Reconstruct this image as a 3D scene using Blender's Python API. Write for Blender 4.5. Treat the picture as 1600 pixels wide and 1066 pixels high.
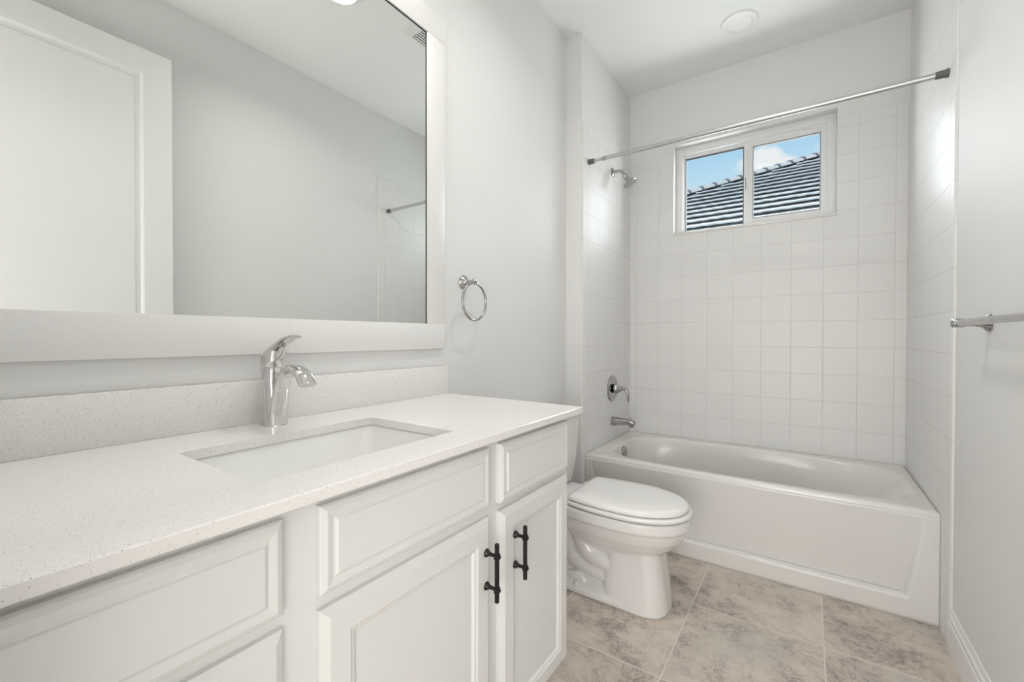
import bpy, bmesh, math, random
from mathutils import Vector, Matrix
random.seed(7)
PI = math.pi
for o in list(bpy.data.objects): bpy.data.objects.remove(o)
scene = bpy.context.scene
COL = scene.collection

# ------------------------------------------------------------------ camera
CAM_F, CAM_YAW, CAM_PITCH, CAM_ROLL, CAM_H = 673.7028, -34.4889, -.5895, .0834, 1.1431
yw, pt, rl = map(math.radians, (CAM_YAW, CAM_PITCH, CAM_ROLL))
F = Vector((math.sin(yw), math.cos(yw), 0)); R = Vector((math.cos(yw), -math.sin(yw), 0)); U = Vector((0, 0, 1))
F2 = F*math.cos(pt) + U*math.sin(pt); U2 = U*math.cos(pt) - F*math.sin(pt)
R3 = R*math.cos(rl) + U2*math.sin(rl); U3 = U2*math.cos(rl) - R*math.sin(rl)
cd = bpy.data.cameras.new('camera'); cam = bpy.data.objects.new('camera', cd); COL.objects.link(cam)
cd.sensor_width = 36; cd.sensor_fit = 'HORIZONTAL'; cd.lens = 36*CAM_F/1600; cd.clip_start = .01; cd.clip_end = 300
M = Matrix((R3, U3, -F2)).transposed().to_4x4(); M.translation = Vector((0, 0, CAM_H))
cam.matrix_world = M
scene.camera = cam

# ------------------------------------------------------------------ view, world, sun, lamps
vs = scene.view_settings
vs.view_transform = 'Standard'; vs.look = 'None'; vs.gamma = 1; vs.use_curve_mapping = False
vs.exposure = 0.25

def N(nt, typ, **kw):
    n = nt.nodes.new(typ)
    for k, v in kw.items():
        if k.startswith('i_'):
            key = k[2:]
            n.inputs[int(key) if key.isdigit() else key.replace('_', ' ')].default_value = v
        else: setattr(n, k, v)
    return n

world = bpy.data.worlds.new('sky'); scene.world = world; world.use_nodes = True
nt = world.node_tree; nt.nodes.clear()
wo = N(nt, 'ShaderNodeOutputWorld'); bg = N(nt, 'ShaderNodeBackground', i_Strength=.8)
tc = N(nt, 'ShaderNodeTexCoord'); sp = N(nt, 'ShaderNodeSeparateXYZ')
nt.links.new(tc.outputs['Generated'], sp.inputs[0])
ramp = N(nt, 'ShaderNodeValToRGB')
ramp.color_ramp.elements[0].position = 0.0; ramp.color_ramp.elements[0].color = (.75, .90, .98, 1)
ramp.color_ramp.elements[1].position = .75; ramp.color_ramp.elements[1].color = (.16, .40, .85, 1)
e = ramp.color_ramp.elements.new(.27); e.color = (.68, .86, .97, 1)
e = ramp.color_ramp.elements.new(.38); e.color = (.40, .70, .95, 1)
nt.links.new(sp.outputs['Z'], ramp.inputs[0])
mp = N(nt, 'ShaderNodeMapping'); mp.inputs['Scale'].default_value = (1, 1, 2.6); mp.inputs['Location'].default_value = (.0, .0, .0)
nz = N(nt, 'ShaderNodeTexNoise', i_Scale=9.0, i_Detail=6.0, i_Roughness=.55)
nt.links.new(tc.outputs['Generated'], mp.inputs[0]); nt.links.new(mp.outputs[0], nz.inputs['Vector'])
# a cumulus bank low above the neighbour's roof: height falls away from its middle direction
geo = N(nt, 'ShaderNodeVectorMath', operation='DISTANCE'); geo.inputs[1].default_value = (-.062, .950, .305)
nt.links.new(tc.outputs['Generated'], geo.inputs[0])
m1 = N(nt, 'ShaderNodeMath', operation='MULTIPLY_ADD', i_1=-9.0, i_2=.62)
nt.links.new(geo.outputs['Value'], m1.inputs[0])
m2 = N(nt, 'ShaderNodeMath', operation='ADD'); nt.links.new(nz.outputs[0], m2.inputs[1]); nt.links.new(m1.outputs[0], m2.inputs[0])
mr = N(nt, 'ShaderNodeMapRange', i_1=.64, i_2=.76); nt.links.new(m2.outputs[0], mr.inputs[0])
geo2 = N(nt, 'ShaderNodeVectorMath', operation='DISTANCE'); geo2.inputs[1].default_value = (.022, .946, .322)
nt.links.new(tc.outputs['Generated'], geo2.inputs[0])
m3 = N(nt, 'ShaderNodeMath', operation='MULTIPLY_ADD', i_1=-11.0, i_2=.44); nt.links.new(geo2.outputs['Value'], m3.inputs[0])
m4 = N(nt, 'ShaderNodeMath', operation='ADD'); nt.links.new(nz.outputs[0], m4.inputs[1]); nt.links.new(m3.outputs[0], m4.inputs[0])
mr2 = N(nt, 'ShaderNodeMapRange', i_1=.64, i_2=.82); nt.links.new(m4.outputs[0], mr2.inputs[0])
mx0 = N(nt, 'ShaderNodeMath', operation='MAXIMUM'); nt.links.new(mr.outputs[0], mx0.inputs[0]); nt.links.new(mr2.outputs[0], mx0.inputs[1])
mix = N(nt, 'ShaderNodeMix', data_type='RGBA')
mix.inputs[7].default_value = (.95, .96, .97, 1)
nt.links.new(mx0.outputs[0], mix.inputs[0]); nt.links.new(ramp.outputs[0], mix.inputs[6])
nt.links.new(mix.outputs[2], bg.inputs['Color']); nt.links.new(bg.outputs[0], wo.inputs[0])

def lamp(name, kind, loc, energy, color=(1, 1, 1), target=None, **kw):
    d = bpy.data.lights.new(name, kind); d.energy = energy; d.color = color
    for k, v in kw.items(): setattr(d, k, v)
    o = bpy.data.objects.new(name, d); COL.objects.link(o); o.location = loc
    if target is not None:
        o.rotation_euler = (Vector(target)-Vector(loc)).to_track_quat('-Z', 'Y').to_euler()
    return o
SUN_DIR = Vector((.66, .06, .95))
lamp('sun', 'SUN', (5, 6, 12), 6.3, (1, .95, .88), target=Vector((5, 6, 12)) - SUN_DIR, angle=math.radians(.6))
# daylight entering the window opening from the open sky
lamp('window_daylight', 'AREA', (-.325, 3.46, 2.12), 19.5, (.95, .975, 1), target=(-.325, 2.2, 2.22), shape='RECTANGLE', size=1.1, size_y=.8)
# made-up fill lamps behind the camera, lighting the room through the doorway
lamp('hallway_fill', 'AREA', (-.05, -1.9, .95), 66, (1, .985, .965), target=(-.15, 0, 1.75), shape='RECTANGLE', size=2.2, size_y=1.7)
lamp('hallway_fill', 'AREA', (1.2, -.85, 1.1), 8, (1, .985, .965), target=(-.6, .55, 1.05), shape='RECTANGLE', size=1.3, size_y=1.8)
# the lit recessed ceiling light over the vanity, and added lamps of the unseen bar light above the mirror
lamp('downlight_glow', 'AREA', (-.395, 1.325, 2.885), 5.2, (1, .98, .95), target=(-.395, 1.325, 0), shape='DISK', size=.15, spread=math.radians(145))
for i in range(3):
    lamp('added_vanity_lamp', 'AREA', (-1.03, .27+.30*i, 2.55), .95, (1, .975, .945), target=(-.93, .27+.30*i, 1.0), shape='DISK', size=.09, spread=math.radians(150))

# ------------------------------------------------------------------ room numbers (metres, camera stands over x=y=0)
XL, XA, XR = -1.1894, -1.0913, .442          # vanity wall, shower-head wall, right wall
YF, YT, YTT, YB = 0.0, 2.299, 2.347, 3.12     # doorway wall, wing wall, tub front, window wall
ZC, ZT, ZV, YV, XC = 2.903, .451, .919, 1.262, -.592

# ------------------------------------------------------------------ materials
def mat(name, color, rough=.5, metal=0.0, spec=.5, coat=0.0):
    m = bpy.data.materials.new(name); m.use_nodes = True
    b = m.node_tree.nodes['Principled BSDF']
    b.inputs['Base Color'].default_value = (*color, 1); b.inputs['Roughness'].default_value = rough
    b.inputs['Metallic'].default_value = metal; b.inputs['Specular IOR Level'].default_value = spec
    b.inputs['Coat Weight'].default_value = coat
    return m
def bsdf(m): return m.node_tree.nodes['Principled BSDF']
def noisy(m, c2, scale, amount=.5, lo=.4, hi=.6, bump=0.0, bscale=None, detail=4, bdist=.002):
    nt = m.node_tree; b = bsdf(m)
    tc = N(nt, 'ShaderNodeTexCoord'); nz = N(nt, 'ShaderNodeTexNoise', i_Scale=scale, i_Detail=detail)
    nt.links.new(tc.outputs['Object'], nz.inputs['Vector'])
    mr = N(nt, 'ShaderNodeMapRange', i_1=lo, i_2=hi, i_4=amount)
    nt.links.new(nz.outputs[0], mr.inputs[0])
    mx = N(nt, 'ShaderNodeMix', data_type='RGBA'); mx.inputs[6].default_value = b.inputs['Base Color'].default_value; mx.inputs[7].default_value = (*c2, 1)
    nt.links.new(mr.outputs[0], mx.inputs[0]); nt.links.new(mx.outputs[2], b.inputs['Base Color'])
    if bump:
        n2 = N(nt, 'ShaderNodeTexNoise', i_Scale=bscale or scale, i_Detail=3.0); nt.links.new(tc.outputs['Object'], n2.inputs['Vector'])
        bp = N(nt, 'ShaderNodeBump', i_Strength=bump, i_Distance=bdist); nt.links.new(n2.outputs[0], bp.inputs['Height'])
        nt.links.new(bp.outputs[0], b.inputs['Normal'])
    return m

PAINT = noisy(mat('wall_paint', (.800, .798, .785), .55, spec=.35), (.785, .785, .772), 1.5, 1, bump=.15, bscale=90, bdist=.001)
CEIL = noisy(mat('ceiling_paint', (.88, .88, .87), .8, spec=.2), (.87, .87, .86), 2, 1, bump=.2, bscale=70, bdist=.001)
TRIMW = noisy(mat('trim_white', (.83, .825, .81), .35), (.82, .815, .80), 3, 1)
DOORW = noisy(mat('door_white', (.82, .82, .805), .3), (.81, .81, .795), 3, 1)
CABW = noisy(mat('cabinet_white', (.80, .80, .785), .33), (.79, .79, .775), 3, 1)
CERAM = noisy(mat('white_ceramic', (.84, .825, .805), .12, coat=.3), (.835, .82, .80), 4, 1)
TUBW = noisy(mat('tub_enamel', (.79, .775, .75), .22, coat=.2), (.785, .77, .745), 4, 1)
SEATW = noisy(mat('seat_plastic', (.86, .85, .83), .18), (.855, .845, .825), 4, 1)
SINKW = noisy(mat('sink_porcelain', (.86, .86, .845), .12, coat=.3), (.855, .855, .84), 4, 1)
VINYL = noisy(mat('window_vinyl', (.84, .84, .84), .35), (.83, .83, .83), 4, 1)
CHROME = noisy(mat('chrome', (.70, .685, .675), .07, 1.0), (.67, .655, .645), 30, 1)
NICKEL = noisy(mat('chrome_fitting', (.46, .455, .45), .11, 1.0), (.43, .425, .42), 30, 1)
STEEL = noisy(mat('rod_steel', (.60, .60, .595), .34, 1.0), (.57, .57, .565), 40, 1)
RUBBER = noisy(mat('grey_plastic_cap', (.13, .13, .13), .5), (.11, .11, .11), 60, 1)
BLACK = noisy(mat('matte_black_metal', (.006, .006, .006), .35, .3), (.009, .009, .009), 60, 1)
GASKET = noisy(mat('dark_gasket', (.05, .05, .05), .6), (.04, .04, .04), 40, 1)
VENT_SHADE = noisy(mat('vent_shade', (.03, .03, .032), .8), (.025, .025, .025), 30, 1)  # near-black colour standing for shade inside the ceiling vent
LENS = mat('lamp_diffuser_unlit', (.85, .85, .84), .5)
GLOWL = mat('lamp_diffuser_lit', (.9, .9, .88), .5); bsdf(GLOWL).inputs['Emission Color'].default_value = (1, .985, .95, 1); bsdf(GLOWL).inputs['Emission Strength'].default_value = 3.0
noisy(LENS, (.84, .84, .83), 20, 1)
MIRROR = noisy(mat('mirror_silver', (.845, .865, .845), .0, 1.0), (.843, .863, .843), 2, 1)
STUCCO = noisy(mat('stucco', (.72, .70, .66), .9), (.66, .64, .60), 12, 1, bump=.4, bscale=60)
GRASS = noisy(mat('lawn', (.10, .17, .05), .95), (.16, .22, .08), 8, 1, bump=.5, bscale=60)
FASCIA = noisy(mat('fascia_white', (.80, .82, .82), .5), (.77, .79, .79), 6, 1)

# glass: see-through with a Fresnel sheen
GLASS = bpy.data.materials.new('window_glass'); GLASS.use_nodes = True
nt = GLASS.node_tree; nt.nodes.clear()
o_ = N(nt, 'ShaderNodeOutputMaterial'); tr = N(nt, 'ShaderNodeBsdfTransparent'); tr.inputs[0].default_value = (.95, .97, .97, 1)
gl = N(nt, 'ShaderNodeBsdfGlossy', i_Roughness=.02); fr = N(nt, 'ShaderNodeFresnel', i_IOR=1.1); ms = N(nt, 'ShaderNodeMixShader')
nt.links.new(fr.outputs[0], ms.inputs[0]); nt.links.new(tr.outputs[0], ms.inputs[1]); nt.links.new(gl.outputs[0], ms.inputs[2]); nt.links.new(ms.outputs[0], o_.inputs[0])

def tile_mat(name, axis, off_a, off_z, tile=.158, grout=.003):
    """glazed square wall tile; axis = 'X' or 'Y' runs along the wall"""
    m = mat(name, (.79, .79, .775), .16, spec=.5); nt = m.node_tree; b = bsdf(m)
    tc = N(nt, 'ShaderNodeTexCoord'); sp = N(nt, 'ShaderNodeSeparateXYZ'); nt.links.new(tc.outputs['Object'], sp.inputs[0])
    outs = []; cells = []
    for ax, off in ((axis, off_a), ('Z', off_z)):
        a = N(nt, 'ShaderNodeMath', operation='SUBTRACT', i_1=off); nt.links.new(sp.outputs[ax], a.inputs[0])
        d = N(nt, 'ShaderNodeMath', operation='DIVIDE', i_1=tile); nt.links.new(a.outputs[0], d.inputs[0])
        r = N(nt, 'ShaderNodeMath', operation='ROUND'); nt.links.new(d.outputs[0], r.inputs[0])
        fl = N(nt, 'ShaderNodeMath', operation='FLOOR'); nt.links.new(d.outputs[0], fl.inputs[0]); cells.append(fl)
        s = N(nt, 'ShaderNodeMath', operation='SUBTRACT'); nt.links.new(d.outputs[0], s.inputs[0]); nt.links.new(r.outputs[0], s.inputs[1])
        ab = N(nt, 'ShaderNodeMath', operation='ABSOLUTE'); nt.links.new(s.outputs[0], ab.inputs[0])
        outs.append(ab)
    mn = N(nt, 'ShaderNodeMath', operation='MINIMUM'); nt.links.new(outs[0].outputs[0], mn.inputs[0]); nt.links.new(outs[1].outputs[0], mn.inputs[1])
    g = N(nt, 'ShaderNodeMapRange', i_1=grout/2/tile*.7, i_2=grout/2/tile*1.5); nt.links.new(mn.outputs[0], g.inputs[0])     # 0 in grout, 1 on tile
    cv = N(nt, 'ShaderNodeCombineXYZ'); nt.links.new(cells[0].outputs[0], cv.inputs[0]); nt.links.new(cells[1].outputs[0], cv.inputs[1])
    wn = N(nt, 'ShaderNodeTexWhiteNoise', noise_dimensions='3D'); nt.links.new(cv.outputs[0], wn.inputs['Vector'])
    mt = N(nt, 'ShaderNodeMix', data_type='RGBA'); mt.inputs[6].default_value = (.795, .79, .775, 1); mt.inputs[7].default_value = (.815, .81, .795, 1)
    nt.links.new(wn.outputs['Value'], mt.inputs[0])
    mx = N(nt, 'ShaderNodeMix', data_type='RGBA'); mx.inputs[6].default_value = (.70, .695, .68, 1)
    nt.links.new(g.outputs[0], mx.inputs[0]); nt.links.new(mt.outputs[2], mx.inputs[7]); nt.links.new(mx.outputs[2], b.inputs['Base Color'])
    rr = N(nt, 'ShaderNodeMapRange', i_3=.6, i_4=.38); nt.links.new(g.outputs[0], rr.inputs[0]); nt.links.new(rr.outputs[0], b.inputs['Roughness'])
    # edge of each tile rolls off, glaze slightly wavy
    ed = N(nt, 'ShaderNodeMapRange', i_1=grout/2/tile*.7, i_2=.03, interpolation_type='SMOOTHSTEP'); nt.links.new(mn.outputs[0], ed.inputs[0])
    nz = N(nt, 'ShaderNodeTexNoise', i_Scale=6.0, i_Detail=1.0); nt.links.new(tc.outputs['Object'], nz.inputs['Vector'])
    ad = N(nt, 'ShaderNodeMath', operation='MULTIPLY_ADD', i_1=.6); nt.links.new(nz.outputs[0], ad.inputs[0]); nt.links.new(ed.outputs[0], ad.inputs[2])
    bp = N(nt, 'ShaderNodeBump', i_Strength=.35, i_Distance=.0012); nt.links.new(ad.outputs[0], bp.inputs['Height']); nt.links.new(bp.outputs[0], b.inputs['Normal'])
    return m
TILE_B = tile_mat('wall_tile_back', 'X', -.245, 2.345)
TILE_S = tile_mat('wall_tile_side', 'Y', 2.368, 2.345)
TILE_R = tile_mat('wall_tile_right', 'Y', 2.262, 2.345)

# quartz
def quartz():
    m = mat('speckled_quartz', (.84, .82, .805), .10, spec=.5); nt = m.node_tree; b = bsdf(m)
    tc = N(nt, 'ShaderNodeTexCoord')
    prev = None
    for sc, rad, col, thr in ((430, .36, (.58, .55, .52), .64), (260, .26, (.44, .41, .39), .88), (650, .4, (.90, .885, .87), .6)):
        v = N(nt, 'ShaderNodeTexVoronoi', i_Scale=float(sc)); nt.links.new(tc.outputs['Object'], v.inputs['Vector'])
        c = N(nt, 'ShaderNodeMapRange', i_1=rad*.6, i_2=rad, i_3=1.0, i_4=0.0); nt.links.new(v.outputs['Distance'], c.inputs[0])
        sp = N(nt, 'ShaderNodeSeparateColor'); nt.links.new(v.outputs['Color'], sp.inputs[0])
        g = N(nt, 'ShaderNodeMath', operation='GREATER_THAN', i_1=thr); nt.links.new(sp.outputs[0], g.inputs[0])
        mu = N(nt, 'ShaderNodeMath', operation='MULTIPLY'); nt.links.new(c.outputs[0], mu.inputs[0]); nt.links.new(g.outputs[0], mu.inputs[1])
        mx = N(nt, 'ShaderNodeMix', data_type='RGBA'); mx.inputs[7].default_value = (*col, 1)
        if prev: nt.links.new(prev, mx.inputs[6])
        else: mx.inputs[6].default_value = (.84, .82, .805, 1)
        nt.links.new(mu.outputs[0], mx.inputs[0]); prev = mx.outputs[2]
    nt.links.new(prev, b.inputs['Base Color'])
    return m
QUARTZ = quartz()

# stone-look floor tile
def floor_mat():
    m = mat('stone_look_floor_tile', (.4, .36, .32), .38, spec=.4); nt = m.node_tree; b = bsdf(m)
    tc = N(nt, 'ShaderNodeTexCoord'); sp = N(nt, 'ShaderNodeSeparateXYZ'); nt.links.new(tc.outputs['Object'], sp.inputs[0])
    outs = []; cells = []
    for ax, off, size in (('X', .056, .457), ('Y', 1.951, .489)):
        a = N(nt, 'ShaderNodeMath', operation='SUBTRACT', i_1=off); nt.links.new(sp.outputs[ax], a.inputs[0])
        d = N(nt, 'ShaderNodeMath', operation='DIVIDE', i_1=size); nt.links.new(a.outputs[0], d.inputs[0])
        r = N(nt, 'ShaderNodeMath', operation='ROUND'); nt.links.new(d.outputs[0], r.inputs[0])
        fl = N(nt, 'ShaderNodeMath', operation='FLOOR'); nt.links.new(d.outputs[0], fl.inputs[0]); cells.append(fl)
        s = N(nt, 'ShaderNodeMath', operation='SUBTRACT'); nt.links.new(d.outputs[0], s.inputs[0]); nt.links.new(r.outputs[0], s.inputs[1])
        ab = N(nt, 'ShaderNodeMath', operation='ABSOLUTE'); nt.links.new(s.outputs[0], ab.inputs[0])
        outs.append(ab)
    mn = N(nt, 'ShaderNodeMath', operation='MINIMUM'); nt.links.new(outs[0].outputs[0], mn.inputs[0]); nt.links.new(outs[1].outputs[0], mn.inputs[1])
    g = N(nt, 'ShaderNodeMapRange', i_1=.0035, i_2=.0060); nt.links.new(mn.outputs[0], g.inputs[0])
    cv = N(nt, 'ShaderNodeCombineXYZ'); nt.links.new(cells[0].outputs[0], cv.inputs[0]); nt.links.new(cells[1].outputs[0], cv.inputs[1])
    wn = N(nt, 'ShaderNodeTexWhiteNoise', noise_dimensions='3D'); nt.links.new(cv.outputs[0], wn.inputs['Vector'])
    sc = N(nt, 'ShaderNodeVectorMath', operation='SCALE'); sc.inputs['Scale'].default_value = 20.0; nt.links.new(wn.outputs['Color'], sc.inputs[0])
    vv = N(nt, 'ShaderNodeVectorMath', operation='ADD'); nt.links.new(tc.outputs['Object'], vv.inputs[0]); nt.links.new(sc.outputs[0], vv.inputs[1])
    mpp = N(nt, 'ShaderNodeMapping'); mpp.inputs['Scale'].default_value = (1.0, 1.15, 1); mpp.inputs['Rotation'].default_value = (0, 0, .35); nt.links.new(vv.outputs[0], mpp.inputs[0])
    big = N(nt, 'ShaderNodeTexNoise', i_Scale=4.6, i_Detail=12.0, i_Roughness=.74, i_Distortion=.35); nt.links.new(mpp.outputs[0], big.inputs['Vector'])
    cr = N(nt, 'ShaderNodeValToRGB'); nt.links.new(big.outputs[0], cr.inputs[0])
    E = cr.color_ramp.elements; E[0].position = .33; E[0].color = (.36, .31, .27, 1); E[1].position = .70; E[1].color = (.74, .655, .585, 1)
    for p, c in ((.41, (.47, .405, .352, 1)), (.46, (.59, .515, .45, 1)), (.56, (.67, .59, .515, 1))):
        x = E.new(p); x.color = c
    # grey-green cloudy areas
    n2 = N(nt, 'ShaderNodeTexNoise', i_Scale=2.1, i_Detail=3.0); nt.links.new(vv.outputs[0], n2.inputs['Vector'])
    m2 = N(nt, 'ShaderNodeMapRange', i_1=.53, i_2=.70, i_4=.5); nt.links.new(n2.outputs[0], m2.inputs[0])
    gx = N(nt, 'ShaderNodeMix', data_type='RGBA'); gx.inputs[7].default_value = (.47, .45, .41, 1)
    nt.links.new(m2.outputs[0], gx.inputs[0]); nt.links.new(cr.outputs[0], gx.inputs[6])
    # fine dark pitted veins
    vn = N(nt, 'ShaderNodeTexNoise', i_Scale=13.0, i_Detail=9.0, i_Roughness=.72, i_Distortion=.8); nt.links.new(mpp.outputs[0], vn.inputs['Vector'])
    s5 = N(nt, 'ShaderNodeMath', operation='SUBTRACT', i_1=.5); nt.links.new(vn.outputs[0], s5.inputs[0])
    a5 = N(nt, 'ShaderNodeMath', operation='ABSOLUTE'); nt.links.new(s5.outputs[0], a5.inputs[0])
    v5 = N(nt, 'ShaderNodeMapRange', i_1=.0, i_2=.03, i_3=1.0, i_4=0.0); nt.links.new(a5.outputs[0], v5.inputs[0])
    msk = N(nt, 'ShaderNodeMapRange', i_1=.56, i_2=.44); nt.links.new(big.outputs[0], msk.inputs[0])
    vm = N(nt, 'ShaderNodeMath', operation='MULTIPLY'); nt.links.new(v5.outputs[0], vm.inputs[0]); nt.links.new(msk.outputs[0], vm.inputs[1])
    vm2 = N(nt, 'ShaderNodeMath', operation='MULTIPLY', i_1=.65); nt.links.new(vm.outputs[0], vm2.inputs[0])
    vx = N(nt, 'ShaderNodeMix', data_type='RGBA'); vx.inputs[7].default_value = (.16, .13, .11, 1)
    nt.links.new(vm2.outputs[0], vx.inputs[0]); nt.links.new(gx.outputs[2], vx.inputs[6])
    fx = N(nt, 'ShaderNodeMix', data_type='RGBA'); fx.inputs[6].default_value = (.76, .71, .65, 1)
    nt.links.new(g.outputs[0], fx.inputs[0]); nt.links.new(vx.outputs[2], fx.inputs[7]); nt.links.new(fx.outputs[2], b.inputs['Base Color'])
    rr = N(nt, 'ShaderNodeMapRange', i_3=.8, i_4=.36); nt.links.new(g.outputs[0], rr.inputs[0]); nt.links.new(rr.outputs[0], b.inputs['Roughness'])
    hh = N(nt, 'ShaderNodeMath', operation='MULTIPLY_ADD', i_1=.25); nt.links.new(vn.outputs[0], hh.inputs[0]); nt.links.new(g.outputs[0], hh.inputs[2])
    bp = N(nt, 'ShaderNodeBump', i_Strength=.35, i_Distance=.0015); nt.links.new(hh.outputs[0], bp.inputs['Height']); nt.links.new(bp.outputs[0], b.inputs['Normal'])
    return m
FLOORM = floor_mat()

# roof concrete tile
ROOF = noisy(mat('grey_concrete_roof_tile', (.72, .72, .71), .8), (.58, .59, .59), 5, 1, lo=.35, hi=.7, bump=.3, bscale=40)
CAPM = noisy(mat('hip_cap_concrete', (.30, .31, .32), .8), (.24, .255, .265), 6, 1, lo=.35, hi=.7)

# ------------------------------------------------------------------ mesh helpers
def box(bm, x0, x1, y0, y1, z0, z1, bev=0, seg=2):
    r = bmesh.ops.create_cube(bm, size=1)
    vs_ = r['verts']
    for v in vs_:
        v.co = Vector(((x0+x1)/2 + v.co.x*(x1-x0), (y0+y1)/2 + v.co.y*(y1-y0), (z0+z1)/2 + v.co.z*(z1-z0)))
    if bev:
        es = list({e for v in vs_ for e in v.link_edges})
        bmesh.ops.bevel(bm, geom=es, offset=bev, segments=seg, profile=.5, affect='EDGES')
def loft(bm, loops, cap0=True, cap1=True, closed=True):
    rows = [[bm.verts.new(p) for p in lp] for lp in loops]
    n = len(rows[0])
    for a, b in zip(rows, rows[1:]):
        for i in range(n if closed else n-1):
            j = (i+1) % n
            try: bm.faces.new((a[i], a[j], b[j], b[i]))
            except ValueError: pass
    if cap0: bm.faces.new(list(reversed(rows[0])))
    if cap1: bm.faces.new(rows[-1])
    return rows
def frame_of(axis):
    a = Vector(axis).normalized(); t = Vector((0, 0, 1)) if abs(a.z) < .9 else Vector((1, 0, 0))
    u = a.cross(t).normalized(); return a, u, a.cross(u)
def lathe(bm, origin, axis, prof, n=32, cap0=True, cap1=True):
    """prof = list of (radius, distance along axis)"""
    a, u, v = frame_of(axis); o = Vector(origin)
    loft(bm, [[o + a*d + (u*math.cos(2*PI*i/n) + v*math.sin(2*PI*i/n))*max(r, 1e-5) for i in range(n)] for r, d in prof], cap0, cap1)
def tube(bm, pts, rad, n=16, flat=None, wide=None):
    """swept tube; rad = number or list; flat = list of (width, height) half sizes"""
    P = [Vector(p) for p in pts]; loops = []; prev = None
    for i, p in enumerate(P):
        t = (P[min(i+1, len(P)-1)] - P[max(i-1, 0)]).normalized()
        if wide is not None: u = Vector(wide); u = (u - t*u.dot(t)).normalized()
        elif prev is None: _, u, _ = frame_of(t)
        else: u = (prev - t*prev.dot(t)).normalized()
        prev = u; v = t.cross(u)
        if flat: a, b = flat[i]
        else: a = b = rad[i] if isinstance(rad, (list, tuple)) else rad
        loops.append([p + u*math.cos(2*PI*k/n)*a + v*math.sin(2*PI*k/n)*b for k in range(n)])
    loft(bm, loops)
def smooth_path(pts, k=6):
    """Catmull-Rom through the points"""
    P = [Vector(p) for p in pts]; out = []
    for i in range(len(P)-1):
        p0, p1, p2, p3 = P[max(i-1, 0)], P[i], P[i+1], P[min(i+2, len(P)-1)]
        for j in range(k):
            t = j/k
            out.append(.5*((2*p1) + (p2-p0)*t + (2*p0-5*p1+4*p2-p3)*t*t + (3*p1-p0-3*p2+p3)*t**3))
    out.append(P[-1]); return out
def lerp_list(vals, k=6):
    out = []
    for a, b in zip(vals, vals[1:]):
        for j in range(k):
            t = j/k; t = t*t*(3-2*t)
            out.append(tuple(x+(y-x)*t for x, y in zip(a, b)) if isinstance(a, tuple) else a+(b-a)*t)
    out.append(vals[-1]); return out
def torus(bm, c, axis, R_, r, n=64, m=14):
    a, u, v = frame_of(axis); c = Vector(c); rows = []
    for i in range(n):
        d = u*math.cos(2*PI*i/n) + v*math.sin(2*PI*i/n)
        rows.append([bm.verts.new(c + d*(R_ + r*math.cos(2*PI*k/m)) + a*r*math.sin(2*PI*k/m)) for k in range(m)])
    for i in range(n):
        for k in range(m):
            bm.faces.new((rows[i][k], rows[(i+1) % n][k], rows[(i+1) % n][(k+1) % m], rows[i][(k+1) % m]))
def prism(bm, poly, a0, a1, axis):
    """poly of 2-D points extruded along axis ('X','Y','Z') from a0 to a1"""
    def P(p, a):
        return {'X': (a, p[0], p[1]), 'Y': (p[0], a, p[1]), 'Z': (p[0], p[1], a)}[axis]
    loft(bm, [[P(p, a0) for p in poly], [P(p, a1) for p in poly]])
def obj(name, bm, m, parent=None, smooth=True, angle=35):
    bmesh.ops.recalc_face_normals(bm, faces=bm.faces[:])
    me = bpy.data.meshes.new(name); bm.to_mesh(me); bm.free(); me.materials.append(m)
    if smooth:
        for p in me.polygons: p.use_smooth = True
        me.set_sharp_from_angle(angle=math.radians(angle))
    o = bpy.data.objects.new(name, me); COL.objects.link(o)
    if parent is not None:
        o.parent = parent; o.matrix_parent_inverse = Matrix.Translation(-root_loc(parent))
    return o
def root_loc(o):
    v = Vector((0, 0, 0))
    while o is not None:
        v += o.location; 
        if o.parent is not None and o.matrix_parent_inverse != Matrix.Identity(4): v += o.matrix_parent_inverse.translation
        o = o.parent
    return v
def tag(o, label, cat, group=None):
    o['label'] = label; o['category'] = cat
    if group: o['group'] = group
    return o
def thing(name, label, cat, loc, group=None):
    o = bpy.data.objects.new(name, None); COL.objects.link(o); o.location = loc; o.empty_display_size = .05
    return tag(o, label, cat, group)
def struct(name, bm, m, label=None, parent=None, smooth=False):
    o = obj(name, bm, m, parent, smooth)
    if parent is None:
        o['kind'] = 'structure'
        if label: o['label'] = label; o['category'] = name.split('_')[0]
    return o
B = bmesh.new

# ------------------------------------------------------------------ room shell
b = B(); box(b, -1.6, 1.4, -2.3, 3.32, -.12, 0); struct('floor', b, FLOORM, 'large beige and grey stone look square floor tiles with pale grout')
b = B(); box(b, -1.6, 1.4, -2.3, 3.32, ZC, ZC+.12); struct('ceiling', b, CEIL, 'flat white ceiling over the vanity and the bathtub')
b = B(); box(b, XL-.14, XL, YF-.12, 3.32, 0, ZC); struct('wall_left', b, PAINT, 'white painted wall behind the mirror and the vanity')
b = B(); box(b, XL, XA, YT, 3.32, 0, ZC); wa = struct('wall_alcove', b, PAINT, 'shallow white wing wall carrying the shower head at the tub')
b = B(); box(b, XR, XR+.14, YF-.12, 3.32, 0, ZC); wr = struct('wall_right', b, PAINT, 'white painted wall with the towel bar')
WX0, WX1, WZ0, WZ1 = -.778, .131, 1.851, 2.467
b = B()
box(b, XA, WX0, YB, YB+.2, 0, ZC); box(b, WX1, XR, YB, YB+.2, 0, ZC)
box(b, WX0, WX1, YB, YB+.2, 0, WZ0); box(b, WX0, WX1, YB, YB+.2, WZ1, ZC)
wb = struct('wall_back', b, PAINT, 'white end wall above the tub with a high window')
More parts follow.
